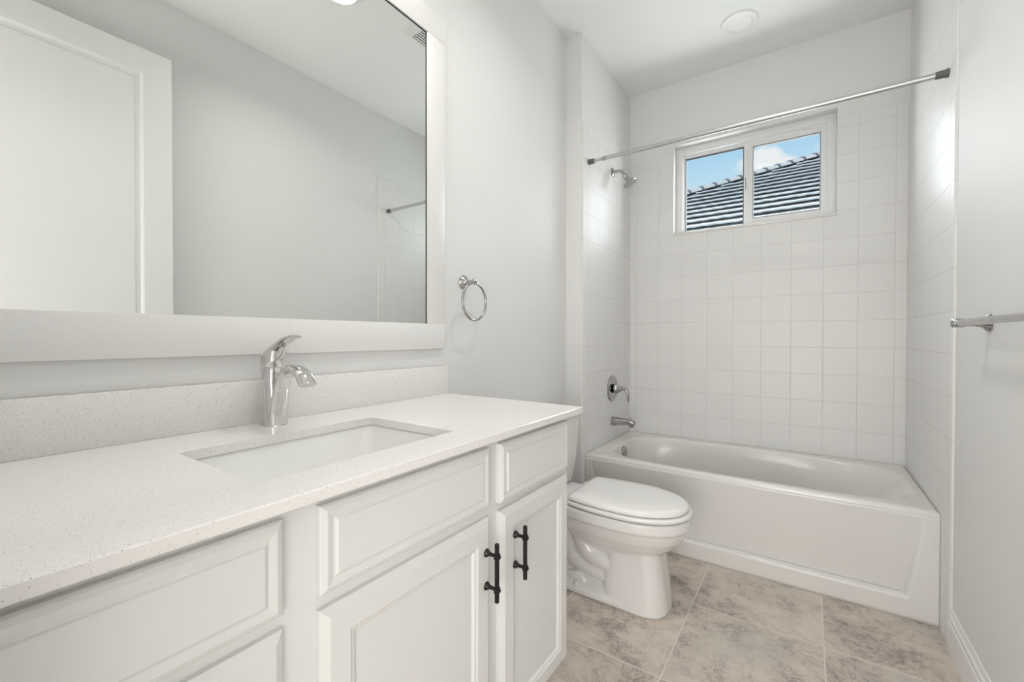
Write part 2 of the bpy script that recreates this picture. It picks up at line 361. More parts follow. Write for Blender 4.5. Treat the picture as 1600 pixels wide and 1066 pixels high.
# doorway wall and an unseen hallway added behind the camera for the fill lamps
DX0, DX1, DZ = -.44, .37, 2.58
b = B(); box(b, XL, DX0, YF-.12, YF, 0, ZC); box(b, DX1, XR, YF-.12, YF, 0, ZC); box(b, DX0, DX1, YF-.12, YF, DZ, ZC)
struct('wall_front', b, PAINT, 'white wall with the open doorway')
b = B(); box(b, -1.6, -1.46, -2.2, YF-.12, 0, ZC); box(b, 1.26, 1.4, -2.2, YF-.12, 0, ZC); box(b, -1.6, 1.4, -2.34, -2.2, 0, ZC)
box(b, -1.46, XL-.14, YF-.24, YF-.12, 0, ZC); box(b, XR+.14, 1.26, YF-.24, YF-.12, 0, ZC)
struct('wall_hallway', b, PAINT, 'unseen white hallway walls added beyond the doorway')
# tile panels, proud of the walls
TT, ZTILE = .008, 2.395
def tile_panel(name, bm, m, parent): return obj(name, bm, m, parent, True, 40)
b = B(); y = YB
box(b, XA, WX0, y-TT, y, .40, ZTILE); box(b, WX1, XR, y-TT, y, .40, ZTILE); box(b, WX0, WX1, y-TT, y, .40, WZ0)
tile_panel('wall_tile', b, TILE_B, wb)
def bullnose_prof(side, x, y0):            # plan outline of a panel whose front edge is rounded over
    s = side; pts = [(x, y0), (x+s*TT*.45, y0+.0008), (x+s*TT*.8, y0+.003), (x+s*TT, y0+.008)]
    return pts
b = B(); prism(b, bullnose_prof(1, XA, YT+.006) + [(XA+TT, YB-TT), (XA, YB-TT)], .0, ZTILE, 'Z'); tile_panel('wall_tile', b, TILE_S, wa)
YTR = 2.205
b = B(); prism(b, bullnose_prof(-1, XR, YTR) + [(XR-TT, YB-TT), (XR, YB-TT)], .0, ZTILE, 'Z'); tile_panel('wall_tile', b, TILE_R, wr)

# baseboards
BB = [(0, 0), (.014, 0), (.014, .098), (.0125, .104), (.0095, .106), (.0095, .116), (.0115, .120), (.0105, .126), (.006, .131), (.005, .142), (.003, .149), (0, .15)]
b = B(); prism(b, [(XR-p[0], p[1]) for p in BB], .03, YTR, 'Y'); o = obj('baseboard_right', b, TRIMW, None, True, 25); o['kind'] = 'structure'; o['label'] = 'tall white moulded baseboard along the right wall'
b = B(); prism(b, [(XL+p[0], p[1]) for p in BB], YV-.01, YT, 'Y'); o = obj('baseboard_left', b, TRIMW, None, True, 25); o['kind'] = 'structure'; o['label'] = 'white baseboard behind the toilet'
# door casing round the doorway
b = B()
box(b, DX0-.075, DX0, YF, YF+.013, 0, DZ+.07, .002); box(b, DX1, DX1+.05, YF, YF+.013, 0, DZ+.07, .002); box(b, DX0, DX1, YF, YF+.013, DZ, DZ+.07, .002)
o = obj('trim_1', b, TRIMW); o['kind'] = 'structure'; o['label'] = 'white casing round the doorway'

# ------------------------------------------------------------------ panel relief (doors, drawer fronts)
def relief(bm, x, y0, y1, z0, z1, rings, sgn=1, back=0.0):
    """front face normal to X: rings = [(inset, height)], sgn = outward direction"""
    loops = [[(x+sgn*back, y0, z0), (x+sgn*back, y1, z0), (x+sgn*back, y1, z1), (x+sgn*back, y0, z1)]]
    for i, h in rings:
        loops.append([(x+sgn*h, y0+i, z0+i), (x+sgn*h, y1-i, z0+i), (x+sgn*h, y1-i, z1-i), (x+sgn*h, y0+i, z1-i)])
    loft(bm, loops)

# the white door, standing open against the right wall
dx = .333
b = B(); Y0, Y1 = .085, .842
# slab with two recessed panels: build as frame boxes plus panel reliefs
box(b, dx+.012, dx+.035, Y0, Y1, .012, 2.55)
ST, TR = .115, .115
b2z = [(.012+.20, 1.02), (1.16, 2.55-TR)]
box(b, dx, dx+.012, Y0, Y0+ST, .012, 2.55); box(b, dx, dx+.012, Y1-ST, Y1, .012, 2.55)
box(b, dx, dx+.012, Y0+ST, Y1-ST, 2.55-TR, 2.55); box(b, dx, dx+.012, Y0+ST, Y1-ST, 1.02, 1.16); box(b, dx, dx+.012, Y0+ST, Y1-ST, .012, .212)
for z0, z1 in b2z:
    relief(b, dx+.012, Y0+ST, Y1-ST, z0, z1, [(.0, .0118), (.008, .008), (.012, .004), (.030, .003), (.036, .0075), (.05, .008)], -1)
door = obj('door_1', b, DOORW, None, False); door['kind'] = 'structure'; door['label'] = 'tall white panel door standing open by the right wall, seen in the mirror'
b = B(); lathe(b, (dx, .785, 1.0), (-1, 0, 0), [(.032, 0), (.032, .006), (.012, .010), (.011, .03), (.024, .036), (.027, .048), (.022, .058), (.0, .060)])
lathe(b, (dx+.035, .785, 1.0), (1, 0, 0), [(.032, 0), (.032, .006), (.012, .010), (.024, .030), (.026, .042), (.0, .052)])
obj('door_knob', b, NICKEL, door)

# ------------------------------------------------------------------ window
w = bpy.data.objects.new('window_1', None); COL.objects.link(w); w.location = ((WX0+WX1)/2, YB+.1, WZ0); w['kind'] = 'structure'
w['label'] = 'white vinyl horizontal slider window high above the bathtub'; w['category'] = 'window'
fy0, fy1 = 3.185, 3.27
def rframe(bm, x0, x1, z0, z1, wl, wr_, wb_, wt, y0, y1, bev=.002):
    box(bm, x0, x0+wl, y0, y1, z0, z1, bev); box(bm, x1-wr_, x1, y0, y1, z0, z1, bev)
    box(bm, x0+wl, x1-wr_, y0, y1, z0, z0+wb_, bev); box(bm, x0+wl, x1-wr_, y0, y1, z1-wt, z1, bev)
b = B(); rframe(b, WX0, WX1, WZ0+.012, WZ1, .045, .045, .018, .05, fy0, fy1); obj('window_frame', b, VINYL, w)
# fixed left light with thin bead, sliding right sash in front
b = B(); rframe(b, -.735, -.338, 1.872, 2.414, .016, .024, .014, .022, fy0+.030, fy0+.050); ls = obj('window_sash', b, VINYL, w)
b = B(); rframe(b, -.722, -.358, 1.883, 2.396, .004, .004, .004, .004, fy0+.029, fy0+.053, 0); obj('glazing_gasket', b, GASKET, ls)
b = B(); box(b, -.719, -.361, fy0+.038, fy0+.042, 1.884, 2.394); obj('window_pane', b, GLASS, ls)
b = B(); rframe(b, -.348, .093, 1.872, 2.412, .046, .040, .040, .038, fy0+.004, fy0+.030); rs = obj('window_sash', b, VINYL, w)
b = B(); rframe(b, -.302, .053, 1.912, 2.374, .003, .003, .003, .004, fy0+.0035, fy0+.032, 0); obj('glazing_gasket', b, GASKET, rs)
b = B(); box(b, -.300, .051, fy0+.014, fy0+.018, 1.910, 2.376); obj('window_pane', b, GLASS, rs)
b = B(); box(b, -.352, -.342, fy0-.004, fy0+.010, 2.10, 2.18, .002); box(b, -.349, -.345, fy0-.016, fy0-.002, 2.13, 2.16, .001); obj('window_latch', b, NICKEL, rs)
b = B(); box(b, -.035, .015, fy0-.006, fy0+.004, 2.406, 2.411, .001); box(b, -.012, -.006, fy0-.007, fy0+.002, 2.411, 2.440, .001); obj('vent_stop', b, VINYL, w)
b = B(); box(b, WX0-.004, WX1+.004, YB-.014, fy0, WZ0-.006, WZ0+.012, .003); obj('window_sill', b, TUBW, w)

# ------------------------------------------------------------------ ceiling lights
def ceiling_light(x, y, label, lens, R_=.095):
    t = thing('recessed_ceiling_light', label, 'ceiling light', (x, y, ZC), 'recessed ceiling lights')
    b = B(); lathe(b, (x, y, ZC), (0, 0, -1), [(R_, 0), (R_, .003), (R_-.004, .008), (R_*.70, .011), (R_*.66, .008), (R_*.66, 0)], 64); obj('trim_ring', b, TRIMW, t)
    b = B(); lathe(b, (x, y, ZC), (0, 0, -1), [(R_*.655, 0), (R_*.655, .0085), (R_*.5, .0105), (0, .0115)], 64); obj('diffuser', b, lens, t)
    return t
ceiling_light(-.33, 2.72, 'round flush white ceiling light above the bathtub', LENS)
ceiling_light(-.395, 1.325, 'brightly lit round ceiling light seen at the top edge of the mirror', GLOWL)

# ceiling vent, seen only in the mirror
vt = thing('ceiling_vent', 'white louvred air vent on the ceiling, seen in the mirror corner', 'air vent', (-.56, 1.87, ZC))
b = B(); vx0, vx1, vy0, vy1 = -.67, -.418, 1.71, 2.03
for a in ((vx0, vx1, vy0, vy0+.05), (vx0, vx1, vy1-.05, vy1), (vx0, vx0+.02, vy0+.05, vy1-.05), (vx1-.02, vx1, vy0+.05, vy1-.05)):
    box(b, a[0], a[1], a[2], a[3], ZC-.008, ZC, .002)
obj('vent_frame', b, TRIMW, vt)
b = B(); box(b, vx0+.015, vx1-.015, vy0+.045, vy1-.045, ZC-.0015, ZC); obj('vent_shade_plate', b, VENT_SHADE, vt)  # flat dark plate paints the shade behind the louvres, no real hollow
b = B(); n = 12
for i in range(n):
    x = vx0+.02 + (vx1-vx0-.04)*(i+.5)/n
    box(b, x-.0045, x+.0045, vy0+.045, vy1-.045, ZC-.005, ZC-.0015)
obj('louvres', b, TRIMW, vt, False)

# unseen bar light, added above the mirror to light the vanity
vl = thing('added_bar_light', 'added three shade chrome bar light above the mirror, out of view', 'wall light', (XL, .57, 2.62))
b = B(); box(b, XL, XL+.02, .17, .97, 2.56, 2.66, .005); obj('backplate', b, NICKEL, vl)
for i in range(3):
    y = .27+.30*i
    b = B(); tube(b, [(XL+.02, y, 2.61), (XL+.12, y, 2.61), (XL+.158, y, 2.635)], .008); obj('arm', b, NICKEL, vl)
    b = B(); lathe(b, (XL+.158, y, 2.70), (0, 0, -1), [(.02, 0), (.035, .02), (.055, .16), (.053, .16), (.033, .02), (.018, .004)], 32, True, True); b.faces.ensure_lookup_table()
    obj('lamp_shade', b, GLASS, vl)

# ------------------------------------------------------------------ mirror
mt = thing('framed_mirror', 'large wall mirror in a wide flat white frame above the vanity', 'mirror', (XL, .63, 1.096))
MY0, MY1, MZ0, MZ1 = .10, 1.151, 1.191, 2.277
b = B(); box(b, XL+.002, XL+.010, MY0-.01, MY1-.001, MZ0-.01, MZ1+.004); obj('mirror_glass', b, MIRROR, mt)
fr = B(); box(fr, XL, XL+.016, .012, 1.247, 1.096, MZ0, .0015); obj('frame_board', fr, TRIMW, mt)
fr = B(); box(fr, XL, XL+.016, .012, 1.251, MZ1, MZ1+.098, .0015); obj('frame_board', fr, TRIMW, mt)
fr = B(); box(fr, XL, XL+.0155, MY1, 1.247, MZ0, MZ1, .0015); obj('frame_board', fr, TRIMW, mt)
fr = B(); box(fr, XL, XL+.0155, .012, MY0, MZ0, MZ1, .0015); obj('frame_board', fr, TRIMW, mt)
b = B(); box(b, XL+.002, XL+.0115, MY1-.0035, MY1, MZ0, MZ1); box(b, XL+.002, XL+.0115, MY0, MY1, MZ1-.004, MZ1)
o = obj('mirror_edge', b, GASKET, mt); o['label'] = 'dark gap round the glass'

# ------------------------------------------------------------------ vanity cabinet
XF = -.641                                   # face-frame plane, fronts overlay it by 19 mm
vc = thing('vanity_cabinet', 'white bathroom vanity cabinet with raised drawer fronts and black pulls', 'cabinet', (-.9, .63, 0))
CY0, CY1 = .006, 1.243
b = B()
box(b, XF-.02, XF, CY0, CY1, .105, .899, .001); box(b, XL+.003, XF-.02, CY0+.02, CY1-.02, .105, .70)
box(b, XL+.003, XF-.02, CY0, CY0+.02, .105, .899); box(b, XL+.003, XF-.02, CY1-.02, CY1, .105, .899, .001); box(b, XL+.003, XL+.015, CY0+.02, CY1-.02, .70, .899)
box(b, XL+.003, XF-.07, CY0, CY1-.004, 0, .106)
obj('cabinet_body', b, CABW, vc)
DR = [(0, .011), (.003, .014), (.010, .0175), (.012, .0175), (.022, .0150), (.026, .0165), (.0285, .019)]
DO = [(0, .009), (.002, .0105), (.011, .0175), (.014, .019), (.050, .019), (.054, .0165), (.060, .0150), (.064, .0105), (.066, .010)]
def front(name, y0, y1, z0, z1, rings, parent=vc):
    b = B(); relief(b, XF, y0, y1, z0, z1, rings); return obj(name, b, CABW, parent, True, 12)
def pull(parent, y, zc_, xs):
    """black bar pull with two flared posts and collars"""
    b = B(); x0 = xs; xb = xs+.031
    lathe(b, (xb, y, zc_-.0685), (0, 0, 1), [(.0045, 0), (.0055, .001), (.0055, .136), (.0045, .137)], 20)
    for s in (-1, 1):
        z = zc_ + s*.039
        lathe(b, (x0, y, z), (1, 0, 0), [(.0098, 0), (.0098, .0022), (.0080, .005), (.0050, .010), (.0042, .018), (.0042, .031)], 20)
        lathe(b, (xb, y, z-.0065), (0, 0, 1), [(.0055, 0), (.0078, .0008), (.0078, .0042), (.0066, .0052), (.0066, .0078), (.0078, .0088), (.0078, .0122), (.0055, .013)], 20)
        lathe(b, (xb, y, z), (1, 0, 0), [(.0045, .003), (.0045, .0085), (.003, .0095)], 12)
    o = obj('pull_handle', b, BLACK, parent, True, 30); o['label'] = 'matte black bar pull'; return o
XS = XF+.019
front('drawer', .03, .327, .735, .876, DR)
d2 = front('drawer', .03, .327, .425, .714, DO[:5]+[(.054, .0165), (.060, .0150)]+DO[7:])
d3 = front('drawer', .03, .327, .125, .404, DO[:5]+[(.054, .0165), (.060, .0150)]+DO[7:])
fp = front('false_drawer_front', .384, .82, .733, .876, DR)
dm = front('door', .384, .82, .125, .709, DO); pull(dm, .800, .594, XS)
front('drawer', .864, 1.225, .727, .876, DR)
dr = front('door', .864, 1.225, .125, .707, DO); pull(dr, .921, .592, XS)

# countertop with sink opening, backsplash
SX0, SX1, SY0, SY1 = -1.0, -.690, .318, .765
ct = thing('quartz_countertop', 'white speckled quartz vanity countertop with a cut-out for the sink', 'countertop', (-.89, .63, .9))
def rrect(x0, x1, y0, y1, r, z, n=6):
    out = []
    for cx, cy, a0 in ((x1-r, y1-r, 0), (x0+r, y1-r, 90), (x0+r, y0+r, 180), (x1-r, y0+r, 270)):
        for k in range(n+1):
            a = math.radians(a0+90*k/n); out.append((cx+r*math.cos(a), cy+r*math.sin(a), z))
    return out
def slab_with_hole(bm, ox0, ox1, oy0, oy1, hx0, hx1, hy0, hy1, z0, z1, r, e=.002):
    hole = lambda z, g=0: rrect(hx0-g, hx1+g, hy0-g, hy1+g, r+g, z)
    n = len(hole(0)); q = n//4
    def outer(z, g=0):
        x0, x1, y0, y1 = ox0+g, ox1-g, oy0+g, oy1-g
        return [(*p, z) for p in [(x1, y1)]*q + [(x0, y1)]*q + [(x0, y0)]*q + [(x1, y0)]*q]
    # spread outer points over the rectangle's edges so that quads stay regular
    def outer2(z, g=0):
        cs = [(ox1-g, oy1-g), (ox0+g, oy1-g), (ox0+g, oy0+g), (ox1-g, oy0+g)]; out = []
        for i in range(4):
            p, nx, pv = Vector(cs[i]), Vector(cs[(i+1) % 4]), Vector(cs[i-1])
            for k in range(q):
                t = (k-(q-1)/2)/(q-1)      # -.5 .. .5
                d = (nx-p) if t > 0 else (pv-p)
                s = p + d*abs(t)*.55
                out.append((s.x, s.y, z))
        return out
    loft(bm, [outer2(z0+e, 0), outer2(z1-e, 0), outer2(z1, e), hole(z1, .0008), hole(z1-.0012), hole(z0), outer2(z0, e), outer2(z0+e, 0)], False, False)
    bmesh.ops.remove_doubles(bm, verts=bm.verts[:], dist=1e-6)
b = B(); slab_with_hole(b, XL+.002, XC, .003, YV, SX0, SX1, SY0, SY1, .899, ZV, .012); obj('counter_slab', b, QUARTZ, ct, True, 30)
b = B(); box(b, XL+.002, XL+.020, .003, YV-.004, ZV, 1.029, .0015); tag(obj('backsplash', b, QUARTZ, None, True, 30), 'low speckled quartz backsplash strip along the wall behind the faucet', 'backsplash')

# undermount sink
sk = thing('undermount_sink', 'white rectangular undermount porcelain sink set in the countertop', 'sink', (-.845, .54, .77))
b = B(); g = .006
def SL(ins, z, r): return rrect(SX0-g+ins, SX1+g-ins, SY0-g+ins*1.6, SY1+g-ins*1.6, r, z, 8)
loops = [SL(-.018, .8985, .03), SL(0, .8985, .022), SL(.004, .892, .022), SL(.012, .86, .028), SL(.030, .815, .04), SL(.048, .785, .05), SL(.068, .772, .06), SL(.11, .768, .04)]
outer = [SL(.10, .757, .04), SL(.050, .770, .05), SL(.030, .790, .045), SL(.0, .85, .03), SL(-.012, .885, .03), SL(-.018, .8945, .03)]
loft(b, loops, False, True); loft(b, [list(x) for x in outer], True, False)
loft(b, [SL(-.018, .8985, .03), SL(-.018, .8945, .03)], False, False)
bmesh.ops.remove_doubles(b, verts=b.verts[:], dist=1e-5)
obj('basin', b, SINKW, sk, True, 40)
b = B(); lathe(b, (-.845, .54, .7685), (0, 0, 1), [(.031, 0), (.031, .0015), (.027, .0025), (.022, .001), (.018, .004), (.0, .006)], 32); obj('drain', b, CHROME, sk)

# ------------------------------------------------------------------ faucet
FY, FX = .560, -1.118
fc = thing('bathroom_faucet', 'single lever chrome faucet with arched spout behind the sink', 'faucet', (FX, FY, ZV))
# body: a lofted column, wide at the foot, leaning back a little, round in plan
b = B(); L = []
for z, x, rx, ry in ((0, -1.118, .033, .029), (.003, -1.118, .033, .029), (.007, -1.118, .030, .027), (.03, -1.120, .027, .0255), (.07, -1.124, .0225, .024), (.11, -1.128, .021, .0235), (.136, -1.130, .0245, .0245), (.1445, -1.130, .0255, .025)):
    L.append([(x+rx*math.cos(2*PI*k/40), FY+ry*math.sin(2*PI*k/40), ZV+z) for k in range(40)])
loft(b, L); obj('faucet_body', b, CHROME, fc, True, 50)
# spout: wide flat ribbon rising up the body's front and arching over the basin
b = B()
path = smooth_path([(-1.098, FY, ZV+.004), (-1.092, FY, ZV+.055), (-1.078, FY, ZV+.105), (-1.050, FY, ZV+.139), (-1.017, FY, ZV+.146), (-.985, FY, ZV+.134), (-.962, FY, ZV+.110)], 8)
flat = lerp_list([(.024, .012), (.0215, .011), (.019, .010), (.0175, .0105), (.019, .011), (.0215, .0105), (.0225, .009)], 8)
tube(b, path, 0, 28, flat=flat, wide=(0, 1, 0))
obj('spout', b, CHROME, fc, True, 50)
# dome cap and lever
b = B(); L = []
for z, x, rx, ry in ((.1465, -1.129, .0245, .0245), (.150, -1.129, .0262, .0258), (.165, -1.128, .0262, .0255), (.178, -1.124, .024, .024), (.188, -1.118, .020, .021), (.194, -1.110, .014, .016), (.197, -1.104, .007, .009)):
    L.append([(x+rx*math.cos(2*PI*k/40), FY+ry*math.sin(2*PI*k/40), ZV+z+(.0 if z < .15 else (math.cos(2*PI*k/40)*.006*(z-.15)/.05))) for k in range(40)])
loft(b, L)
lv = smooth_path([(-1.140, FY, ZV+.172), (-1.118, FY, ZV+.188), (-1.085, FY, ZV+.203), (-1.050, FY, ZV+.217), (-1.022, FY, ZV+.2235), (-1.000, FY, ZV+.222)], 6)
fl = lerp_list([(.014, .006), (.020, .010), (.018, .0075), (.0195, .0055), (.017, .0040), (.006, .0022)], 6)
tube(b, lv, 0, 24, flat=fl, wide=(0, 1, 0)); tube(b, [(-1.095, FY, ZV+.176), (-1.082, FY, ZV+.186), (-1.072, FY, ZV+.199)], [.010, .009, .006], 16)
obj('lever_handle', b, CHROME, fc, True, 50)
b = B(); lathe(b, (-1.160, FY, ZV), (0, 0, 1), [(.004, 0), (.0024, .004), (.0024, .05), (.005, .055), (.0055, .060), (.003, .065)], 16); obj('drain_pull', b, CHROME, fc)

# ------------------------------------------------------------------ towel ring (left wall)
tr_ = thing('towel_ring', 'small round chrome towel ring on the wall beside the mirror', 'towel ring', (XL, 1.372, 1.369))
b = B(); lathe(b, (XL, 1.372, 1.369), (1, 0, 0), [(.029, 0), (.029, .004), (.024, .010), (.014, .017), (.0088, .026), (.0075, .040), (.0075, .052), (.011, .055), (.0115, .062), (.009, .067), (.003, .069)], 32); obj('wall_post', b, NICKEL, tr_)
b = B(); torus(b, (XL+.060, 1.372, 1.369-.008-.075), (1, .02, 0), .076, .0050); obj('ring', b, NICKEL, tr_)

# towel bar (right wall)
tb = thing('towel_bar', 'straight chrome towel bar on the right wall at picture edge', 'towel bar', (XR, 1.55, 1.19))
b = B(); xb = XR-.070; ZB = 1.186
tube(b, [(xb, 1.865, ZB), (xb, 1.19, ZB)], .0095, 20); obj('bar', b, NICKEL, tb)
for y in (1.845, 1.22):
    b = B(); lathe(b, (XR, y, ZB), (-1, 0, 0), [(.027, 0), (.027, .004), (.023, .009), (.014, .018), (.0105, .032), (.0105, .050), (.0135, .058), (.0135, .070), (.0135, .080), (.009, .084)], 32)
    s = 1 if y > 1.5 else -1
    lathe(b, (xb, y-s*.022, ZB), (0, s, 0), [(.0098, 0), (.0135, .008), (.0140, .030), (.0108, .040), (.009, .046), (.0045, .049), (.006, .053), (.0055, .058), (.002, .061)], 24)
    obj('wall_post', b, NICKEL, tb)

# ------------------------------------------------------------------ shower rod
A = Vector((XA+TT, 2.38, 2.181)); Z = Vector((XR-TT, 2.30, 2.149)); D = (Z-A).normalized(); LN = (Z-A).length
sr = thing('shower_curtain_rod', 'straight steel tension shower rod with dark grey end caps', 'shower rod', A)
b = B(); lathe(b, A, D, [(.0085, .02), (.0085, .12)], 24); lathe(b, A, D, [(.0105, .112), (.0115, .113), (.0115, LN-.02)], 24); obj('rod', b, STEEL, sr)
b = B(); lathe(b, A, D, [(.0108, .090), (.0118, .091), (.0118, .112), (.0105, .113)], 24); obj('adjusting_collar', b, NICKEL, sr)
for p, d in ((A, D), (Z, -D)):
    b = B(); lathe(b, p, d, [(.0165, -.001), (.0165, .006), (.0145, .012), (.0138, .036), (.0125, .038)], 24); o = obj('end_cap', b, RUBBER, sr); o['label'] = 'dark grey end cap'

# ------------------------------------------------------------------ shower head, valve, spout on the wing wall
XW = XA+TT; SY = 2.755
sh = thing('shower_fixture', 'chrome shower head on a bent arm below the shower rod', 'shower head', (XW, SY, 2.236))
b = B(); lathe(b, (XW, SY, 2.236), (1, 0, 0), [(.032, 0), (.031, .004), (.022, .010), (.010, .013)], 32); obj('escutcheon', b, NICKEL, sh)
b = B(); tube(b, smooth_path([(XW, SY, 2.236), (-1.045, SY, 2.238), (-1.020, SY, 2.230), (-1.003, SY, 2.208), (-.995, SY, 2.196)], 5), .0105, 16); obj('shower_arm', b, NICKEL, sh)
hd = Vector((.50, 0, -.80)).normalized()
b = B(); lathe(b, (-1.000, SY, 2.203), hd, [(.010, 0), (.015, .003), (.0165, .012), (.0135, .018), (.015, .024), (.019, .036), (.029, .052), (.042, .062), (.046, .068), (.045, .073), (.040, .075), (.0, .074)], 40); obj('spray_head', b, NICKEL, sh)
VZ = .797; VY = 2.765
va = thing('shower_valve', 'round chrome shower valve with curved lever on the tiled wall', 'shower valve', (XW, VY, VZ))
b = B(); lathe(b, (XW, VY, VZ), (1, 0, 0), [(.089, 0), (.089, .003), (.083, .009), (.068, .011), (.063, .008), (.042, .010), (.028, .016)], 48); obj('escutcheon', b, NICKEL, va)
b = B(); lathe(b, (XW+.010, VY, VZ), (1, 0, 0), [(.018, 0), (.018, .014)], 24); o = obj('valve_stem', b, GASKET, va); o['label'] = 'dark valve stem'
b = B(); lathe(b, (XW+.024, VY, VZ), (1, 0, 0), [(.035, 0), (.036, .004), (.030, .018), (.018, .036), (.013, .046), (.002, .052)], 32)
lv = smooth_path([(XW+.055, VY, VZ-.001), (XW+.080, VY+.004, VZ+.003), (XW+.098, VY+.006, VZ-.008), (XW+.107, VY+.008, VZ-.035), (XW+.109, VY+.009, VZ-.066), (XW+.112, VY+.010, VZ-.085)], 5)
tube(b, lv, 0, 16, flat=lerp_list([(.014, .013), (.014, .012), (.015, .010), (.016, .008), (.014, .007), (.006, .004)], 5), wide=(0, 1, 0)); obj('lever_handle', b, NICKEL, va, True, 50)
ts = thing('tub_spout', 'chrome tub filler spout below the shower valve', 'tub spout', (XW, 2.770, .577))
b = B(); L = []
for x, zt, zb, wy in ((XW, .606, .549, .028), (XW+.004, .607, .548, .029), (XW+.03, .606, .551, .028), (XW+.08, .602, .556, .0265), (XW+.115, .599, .560, .0255), (XW+.145, .594, .5615, .0235), (XW+.152, .589, .563, .020), (XW+.155, .58, .57, .010)):
    cz, hz = (zt+zb)/2, (zt-zb)/2
    L.append([(x, 2.770+wy*math.copysign(abs(math.cos(a))**.75, math.cos(a)), cz+hz*math.copysign(abs(math.sin(a))**.75, math.sin(a))) for a in [2*PI*k/32 for k in range(32)]])
loft(b, L)
lathe(b, (XW+.130, 2.770, .575), (0, 0, -1), [(.018, 0), (.0185, .022), (.0175, .028), (.012, .028), (.011, .020)], 24)
obj('spout_body', b, NICKEL, ts, True, 50)
b = B(); lathe(b, (XW+.128, 2.770, .594), (0, 0, 1), [(.0035, 0), (.0035, .012), (.0065, .013), (.0065, .018), (.003, .020)], 16); obj('diverter_knob', b, NICKEL, ts)

# ------------------------------------------------------------------ bathtub
tub = thing('bathtub', 'off-white alcove bathtub with recessed apron panel beneath the window', 'bathtub', (-.33, 2.73, 0))
TX0, TX1, TY0, TY1 = XA+TT+.001, XR-TT-.001, YTT, YB-TT-.001
cx, cy, hx, hy = -.3065, 2.7165, .6985, .3285
NP = 120
def sup(t, a, c, n):
    ct_, st = math.cos(t), math.sin(t)
    return math.copysign(abs(ct_)**(2/n), ct_)*a, math.copysign(abs(st)**(2/n), st)*c
def tub_loop(ins, z, n, right=0.0, left=0.0):
    out = []
    for k in range(NP):
        t = 2*PI*k/NP; x, y = sup(t, hx-ins, hy-ins*.85, n)
        x += cx; y += cy
        u = (x-cx)/hx
        if u > 0: x -= right*u
        else: x += -left*u
        out.append((x, y, z))
    return out
def rect_loop(g, z):
    out = []; x0, x1, y0, y1 = TX0+g, TX1-g, TY0+g, TY1-g
    for (px, py, _) in tub_loop(0, z, 3.2):
        d = Vector((px-cx, py-cy)); s = 1e9
        if d.x > 0: s = min(s, (x1-cx)/d.x)
        if d.x < 0: s = min(s, (x0-cx)/d.x)
        if d.y > 0: s = min(s, (y1-cy)/d.y)
        if d.y < 0: s = min(s, (y0-cy)/d.y)
        out.append([cx+d.x*s, cy+d.y*s, z])
    for X in (x0, x1):                        # pull the nearest point into each corner
        for Y in (y0, y1):
            i = min(range(NP), key=lambda k: (out[k][0]-X)**2+(out[k][1]-Y)**2); out[i][0] = X; out[i][1] = Y
    return [tuple(p) for p in out]
b = B()
loft(b, [rect_loop(0, .425), rect_loop(0, .440), rect_loop(.003, .447), rect_loop(.011, .4508), rect_loop(.016, ZT),
         tub_loop(-.006, ZT, 4.2), tub_loop(0, .4495, 4.2), tub_loop(.007, .444, 4.2, .004), tub_loop(.012, .432, 4.1, .015),
         tub_loop(.022, .37, 3.8, .07), tub_loop(.034, .28, 3.5, .14), tub_loop(.050, .19, 3.2, .20, .01), tub_loop(.072, .13, 3.0, .24, .02), tub_loop(.105, .105, 2.9, .26, .03), tub_loop(.16, .098, 2.9, .26, .03)], False, True)
obj('tub_shell', b, TUBW, tub, True, 60)
def sm(a, b_, x): t = min(1, max(0, (x-a)/(b_-a))); return t*t*(3-2*t)
def linspan(a, b_, n): return [a+(b_-a)*i/n for i in range(n+1)]
xs_ = sorted(set([round(v, 5) for v in linspan(TX0, TX0+.11, 22)+linspan(TX0+.11, TX1-.13, 40)+linspan(TX1-.13, TX1, 26)]))
zs_ = sorted(set([round(v, 5) for v in linspan(0, .06, 4)+linspan(.06, .12, 24)+linspan(.12, .43, 30)]))
b = B(); rows = []
for z in zs_:
    r = []
    k = min(1, max(0, (z-.085)/(.43-.085)))
    depth = .030*(1-k)**.9
    xr = .338+.055*k; xl = -1.0-.055*k
    for x in xs_:
        m_ = sm(.080, .092, z)*(1-sm(xr-.010, xr+.004, x))*sm(xl-.004, xl+.010, x)
        r.append(b.verts.new((x, YTT+.0005+depth*m_, z)))
    rows.append(r)
for r0, r1 in zip(rows, rows[1:]):
    for i in range(len(xs_)-1): b.faces.new((r0[i], r0[i+1], r1[i+1], r1[i]))
o = obj('tub_apron', b, TUBW, tub, True, 60)
sd = o.modifiers.new('thickness', 'SOLIDIFY'); sd.thickness = .006; sd.offset = -1
for f_ in o.data.polygons: pass
b = B(); prism(b, [(YTT-.0045, 0), (YTT+.004, 0), (YTT+.004, .006), (YTT+.001, .006)], TX0, TX1, 'X'); obj('caulk_line', b, TRIMW, tub)
OX = cx-(hx-.016)
b = B(); lathe(b, (OX-.002, 2.725, .392), (1, 0, .10), [(.036, 0), (.036, .014), (.033, .018), (.012, .021), (.0, .021)], 32); o = obj('overflow_plate', b, NICKEL, tub); o['label'] = 'round chrome overflow plate'

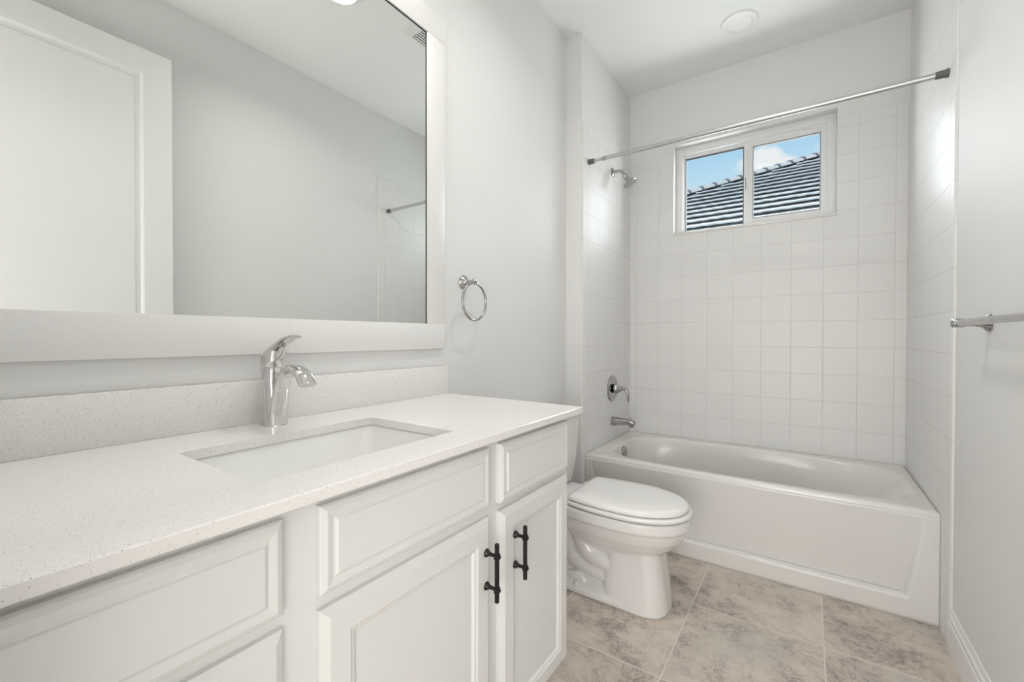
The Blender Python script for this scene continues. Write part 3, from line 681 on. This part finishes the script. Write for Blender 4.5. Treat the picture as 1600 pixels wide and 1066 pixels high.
# ------------------------------------------------------------------ toilet
TYC = 1.852
to = thing('toilet', 'white two piece elongated toilet with closed lid between vanity and bathtub', 'toilet', (-.80, TYC, 0))
def egg(xb, xt, w, xc, z, wb=.82, n=72, pw=2.15, dy=0, cr=.045):
    """closed outline: rounded front to xt, nearly straight sides back to xb"""
    out = []; h = n//2
    side = []
    for k in range(h+1):
        s = k/h
        if s < .6:                                   # front half: from tip to widest
            t = s/.6*PI/2
            side.append((xc+(xt-xc)*math.cos(t)**(2/pw), w*math.sin(t)**(2/pw)))
        else:
            u = (s-.6)/.4                             # widest to back corner
            ang = u*PI/2
            Lb = xc-xb
            x = xc-(Lb)*math.sin(ang)**(.9)
            yy = w*(1-(1-wb)*math.sin(ang)**2) if u < .75 else None
            if yy is None:
                uu = (u-.75)/.25
                yy = w*(1-(1-wb)*math.sin(ang)**2) - (w*wb*.20)*uu**2
            side.append((x, yy))
    for x, y in side: out.append((x, TYC+y+dy, z))
    for x, y in reversed(side[1:] if side[0][1] < 1e-6 else side): out.append((x, TYC-y+dy, z))
    return out
b = B()
# bowl
loft(b, [egg(-.80, -.55, .070, -.68, .190, 1), egg(-.84, -.50, .092, -.67, .225, 1), egg(-.87, -.455, .128, -.655, .265, 1), egg(-.89, -.420, .158, -.65, .305, .95), egg(-.90, -.402, .170, -.65, .336, .9), egg(-.902, -.400, .173, -.65, .350, .88), egg(-.905, -.390, .184, -.65, .357, .88), egg(-.905, -.390, .184, -.65, .400, .88)])
# deck under the tank
L = []
for z, w_, x0 in ((.255, .075, -1.16), (.30, .085, -1.165), (.35, .110, -1.17), (.365, .135, -1.175), (.400, .140, -1.175)):
    L.append([(p[0], p[1], z) for p in rrect(x0, -.80, TYC-w_, TYC+w_, .03, z)])
loft(b, L)
# front pedestal
def ped(x0, x1, w_, z, r): return rrect(x0, x1, TYC-w_, TYC+w_, r, z, 8)
loft(b, [ped(-.752, -.468, .116, 0, .085), ped(-.750, -.469, .115, .012, .085), ped(-.742, -.478, .105, .09, .07), ped(-.735, -.490, .096, .17, .065), ped(-.730, -.500, .094, .235, .065), ped(-.72, -.505, .09, .29, .06)])
# core behind, foot
loft(b, [ped(-1.06, -.60, .118, 0, .05), ped(-1.06, -.60, .117, .022, .05), ped(-1.05, -.60, .100, .034, .05), ped(-1.04, -.62, .062, .050, .04), ped(-1.03, -.62, .050, .12, .04), ped(-1.03, -.62, .048, .27, .04)])
# trapway bulges on both flanks
for s in (-1, 1):
    tube(b, smooth_path([(-.845, TYC+s*.062, .335), (-.850, TYC+s*.060, .27), (-.825, TYC+s*.056, .205), (-.775, TYC+s*.052, .165), (-.66, TYC+s*.040, .15)], 5), [.046]*21, 18)
    tube(b, smooth_path([(-1.03, TYC+s*.035, .30), (-.965, TYC+s*.040, .30), (-.925, TYC+s*.044, .24), (-.905, TYC+s*.046, .17), (-.855, TYC+s*.045, .115), (-.68, TYC+s*.040, .09)], 5), [.040]*26, 18)
    # bolt bosses
    L = []
    for z, r_ in ((.02, .040), (.045, .038), (.065, .028), (.074, .012)):
        L.append([(-.868+r_*1.7*math.cos(2*PI*k/24), TYC+s*(.072+r_*.5*math.sin(2*PI*k/24)), z) for k in range(24)])
    loft(b, L)
o = obj('bowl', b, CERAM, to, True, 180)
rm = o.modifiers.new('fuse', 'REMESH'); rm.mode = 'VOXEL'; rm.voxel_size = .0045; rm.use_smooth_shade = True
smo = o.modifiers.new('soften', 'SMOOTH'); smo.factor = .5; smo.iterations = 4
for s in (-1, 1):
    b = B(); lathe(b, (-.850, TYC+s*.100, .030), (0, 0, 1), [(.013, 0), (.013, .008), (.010, .014), (.004, .017), (.0, .0175)], 20); obj('bolt_cap', b, SEATW, to)
# seat and lid
def slab(loops): 
    b = B(); loft(b, loops); return b
b = slab([egg(-.868, -.392, .182, -.65, .4045, .86), egg(-.872, -.386, .187, -.65, .409, .86), egg(-.872, -.385, .188, -.65, .418, .86), egg(-.868, -.391, .183, -.65, .4235, .86)]); obj('seat', b, SEATW, to, True, 60)
b = slab([egg(-.868, -.404, .176, -.65, .4275, .86), egg(-.873, -.398, .182, -.65, .431, .86), egg(-.873, -.398, .182, -.65, .438, .86), egg(-.868, -.406, .175, -.65, .4465, .86), egg(-.850, -.420, .160, -.65, .4515, .86), egg(-.80, -.48, .110, -.65, .4545, .86), egg(-.72, -.58, .04, -.65, .4555, .9)]); obj('lid', b, SEATW, to, True, 60)
for s in (-1, 1):
    b = B(); lathe(b, (-.885, TYC+s*.075-.02, .424), (0, 1, 0), [(.009, 0), (.012, .003), (.012, .037), (.009, .04)], 16); lathe(b, (-.889, TYC+s*.075, .402), (0, 0, 1), [(.014, 0), (.012, .018)], 16); obj('hinge', b, SEATW, to)
# tank
def tk(x1, y0, y1, z, r, x0=XL+.018): return rrect(x0, x1, y0, y1, r, z, 8)
b = B(); loft(b, [tk(-1.005, 1.715, 1.989, .405, .03), tk(-.990, 1.695, 2.009, .415, .035), tk(-.980, 1.665, 2.035, .52, .035), tk(-.975, 1.640, 2.062, .70, .035), tk(-.975, 1.638, 2.064, .735, .035)]); obj('tank', b, CERAM, to, True, 50)
b = B(); loft(b, [tk(-.970, 1.632, 2.072, .737, .035, XL+.012), tk(-.964, 1.626, 2.078, .742, .038, XL+.010), tk(-.964, 1.626, 2.078, .765, .038, XL+.010), tk(-.972, 1.634, 2.070, .774, .035, XL+.014)]); obj('tank_lid', b, CERAM, to, True, 50)
b = B(); lathe(b, (-.976, 1.69, .69), (1, 0, 0), [(.014, 0), (.014, .006), (.008, .012)], 20); tube(b, [(-.962, 1.69, .69), (-.955, 1.71, .688), (-.955, 1.765, .682)], .005, 12); obj('flush_lever', b, CHROME, to)

# ------------------------------------------------------------------ neighbour's house outside
nh = thing('neighbour_house', 'neighbouring house with grey barrel tile hip roof outside the window', 'house', (4, 9, 0))
H0 = Vector((-1.83, 8.35, 0)); H1 = Vector((.15, 9.88, 0)); sl = .5; EX = .289; EY0, EZ0 = 5.711, 2.390
def hip_x(y): return H0.x + (y-H0.y)*(H1.x-H0.x)/(H1.y-H0.y)
def roofz(y): return EZ0 + (y-EY0)*sl
b = B(); XE = 14.0; rows_n = 26
for i in range(rows_n):
    y0, y1 = EY0+i*EX, EY0+(i+1)*EX+.16
    xa = hip_x(y0+EX/2); th = .057
    npt = int((XE-xa)/.16)
    # each course: scalloped concrete tiles, a thin lifted nose with a hollow behind it
    rows_ = [[], [], [], []]
    for k in range(npt*2+1):
        x = xa + (XE-xa)*k/(npt*2); s = .003*math.cos(PI*k) + random.uniform(-.003, .003)
        rows_[0].append((x, y1, roofz(y1)-.03)); rows_[1].append((x, y0-.006, roofz(y0)+th+s))
        rows_[2].append((x, y0-.004, roofz(y0)+th-.020+s)); rows_[3].append((x, y0+.15, roofz(y0+.15)-.004))
    V_ = [[b.verts.new(p) for p in r] for r in rows_]
    for r0, r1 in zip(V_, V_[1:]):
        for k in range(npt*2): b.faces.new((r0[k], r0[k+1], r1[k+1], r1[k]))
    b.faces.new([r[0] for r in V_])
# underlay, back and hip slopes
YR = EY0+rows_n*EX
v = [b.verts.new(p) for p in [(hip_x(EY0), EY0, roofz(EY0)-.01), (XE, EY0, roofz(EY0)-.01), (XE, YR, roofz(YR)-.01), (hip_x(YR), YR, roofz(YR)-.01)]]; b.faces.new(v)
v2 = [b.verts.new(p) for p in [(hip_x(EY0), 2*YR-EY0, roofz(EY0)-.01), (XE, 2*YR-EY0, roofz(EY0)-.01)]]
b.faces.new((v[3], v[2], v2[1], v2[0])); b.faces.new((v[0], v[3], v2[0]))
roof = obj('roof', b, ROOF, nh, False)
# hip caps: half barrels stepping up the hip
ha = Vector((hip_x(EY0), EY0, roofz(EY0)+.045)); hb = Vector((hip_x(YR), YR, roofz(YR)+.045)); HD = (hb-ha).normalized(); HL = (hb-ha).length
cap0 = None; CL = .25; ncap = int(HL/CL)
side = HD.cross(Vector((0, 0, 1))).normalized(); upv = side.cross(HD).normalized()
b = B(); loops = []
for t, r_ in ((0, .125), (.012, .135), (CL+.05, .100)):
    loops.append([HD*t + side*r_*math.cos(PI*k/14) + upv*(r_*.72*math.sin(PI*k/14)-.02) for k in range(15)])
loft(b, loops, True, True, False)
me_o = None
for i in range(ncap):
    p = ha + HD*(CL*i)
    if me_o is None:
        c = obj('hip_cap', b, CAPM, nh, True, 40); me_o = c; c.matrix_parent_inverse = Matrix.Translation(-nh.location); c.location = p
    else:
        c = me_o.copy(); COL.objects.link(c); c.parent = nh; c.matrix_parent_inverse = Matrix.Translation(-nh.location); c.location = p
b = B(); box(b, hip_x(EY0)-.05, XE, EY0-.14, EY0-.02, EZ0-.10, EZ0+.015, .01); box(b, hip_x(EY0), XE, EY0-.02, EY0+.02, EZ0-.22, EZ0-.01); obj('gutter', b, FASCIA, nh)
b = B(); box(b, hip_x(EY0)+.5, XE-.3, EY0+.5, 2*YR-EY0-.5, -.3, EZ0+.1); obj('house_wall', b, STUCCO, nh, False)
b = B(); box(b, -30, 30, 3.32, 60, -.5, -.3); struct('ground', b, GRASS, 'lawn outside between the houses')
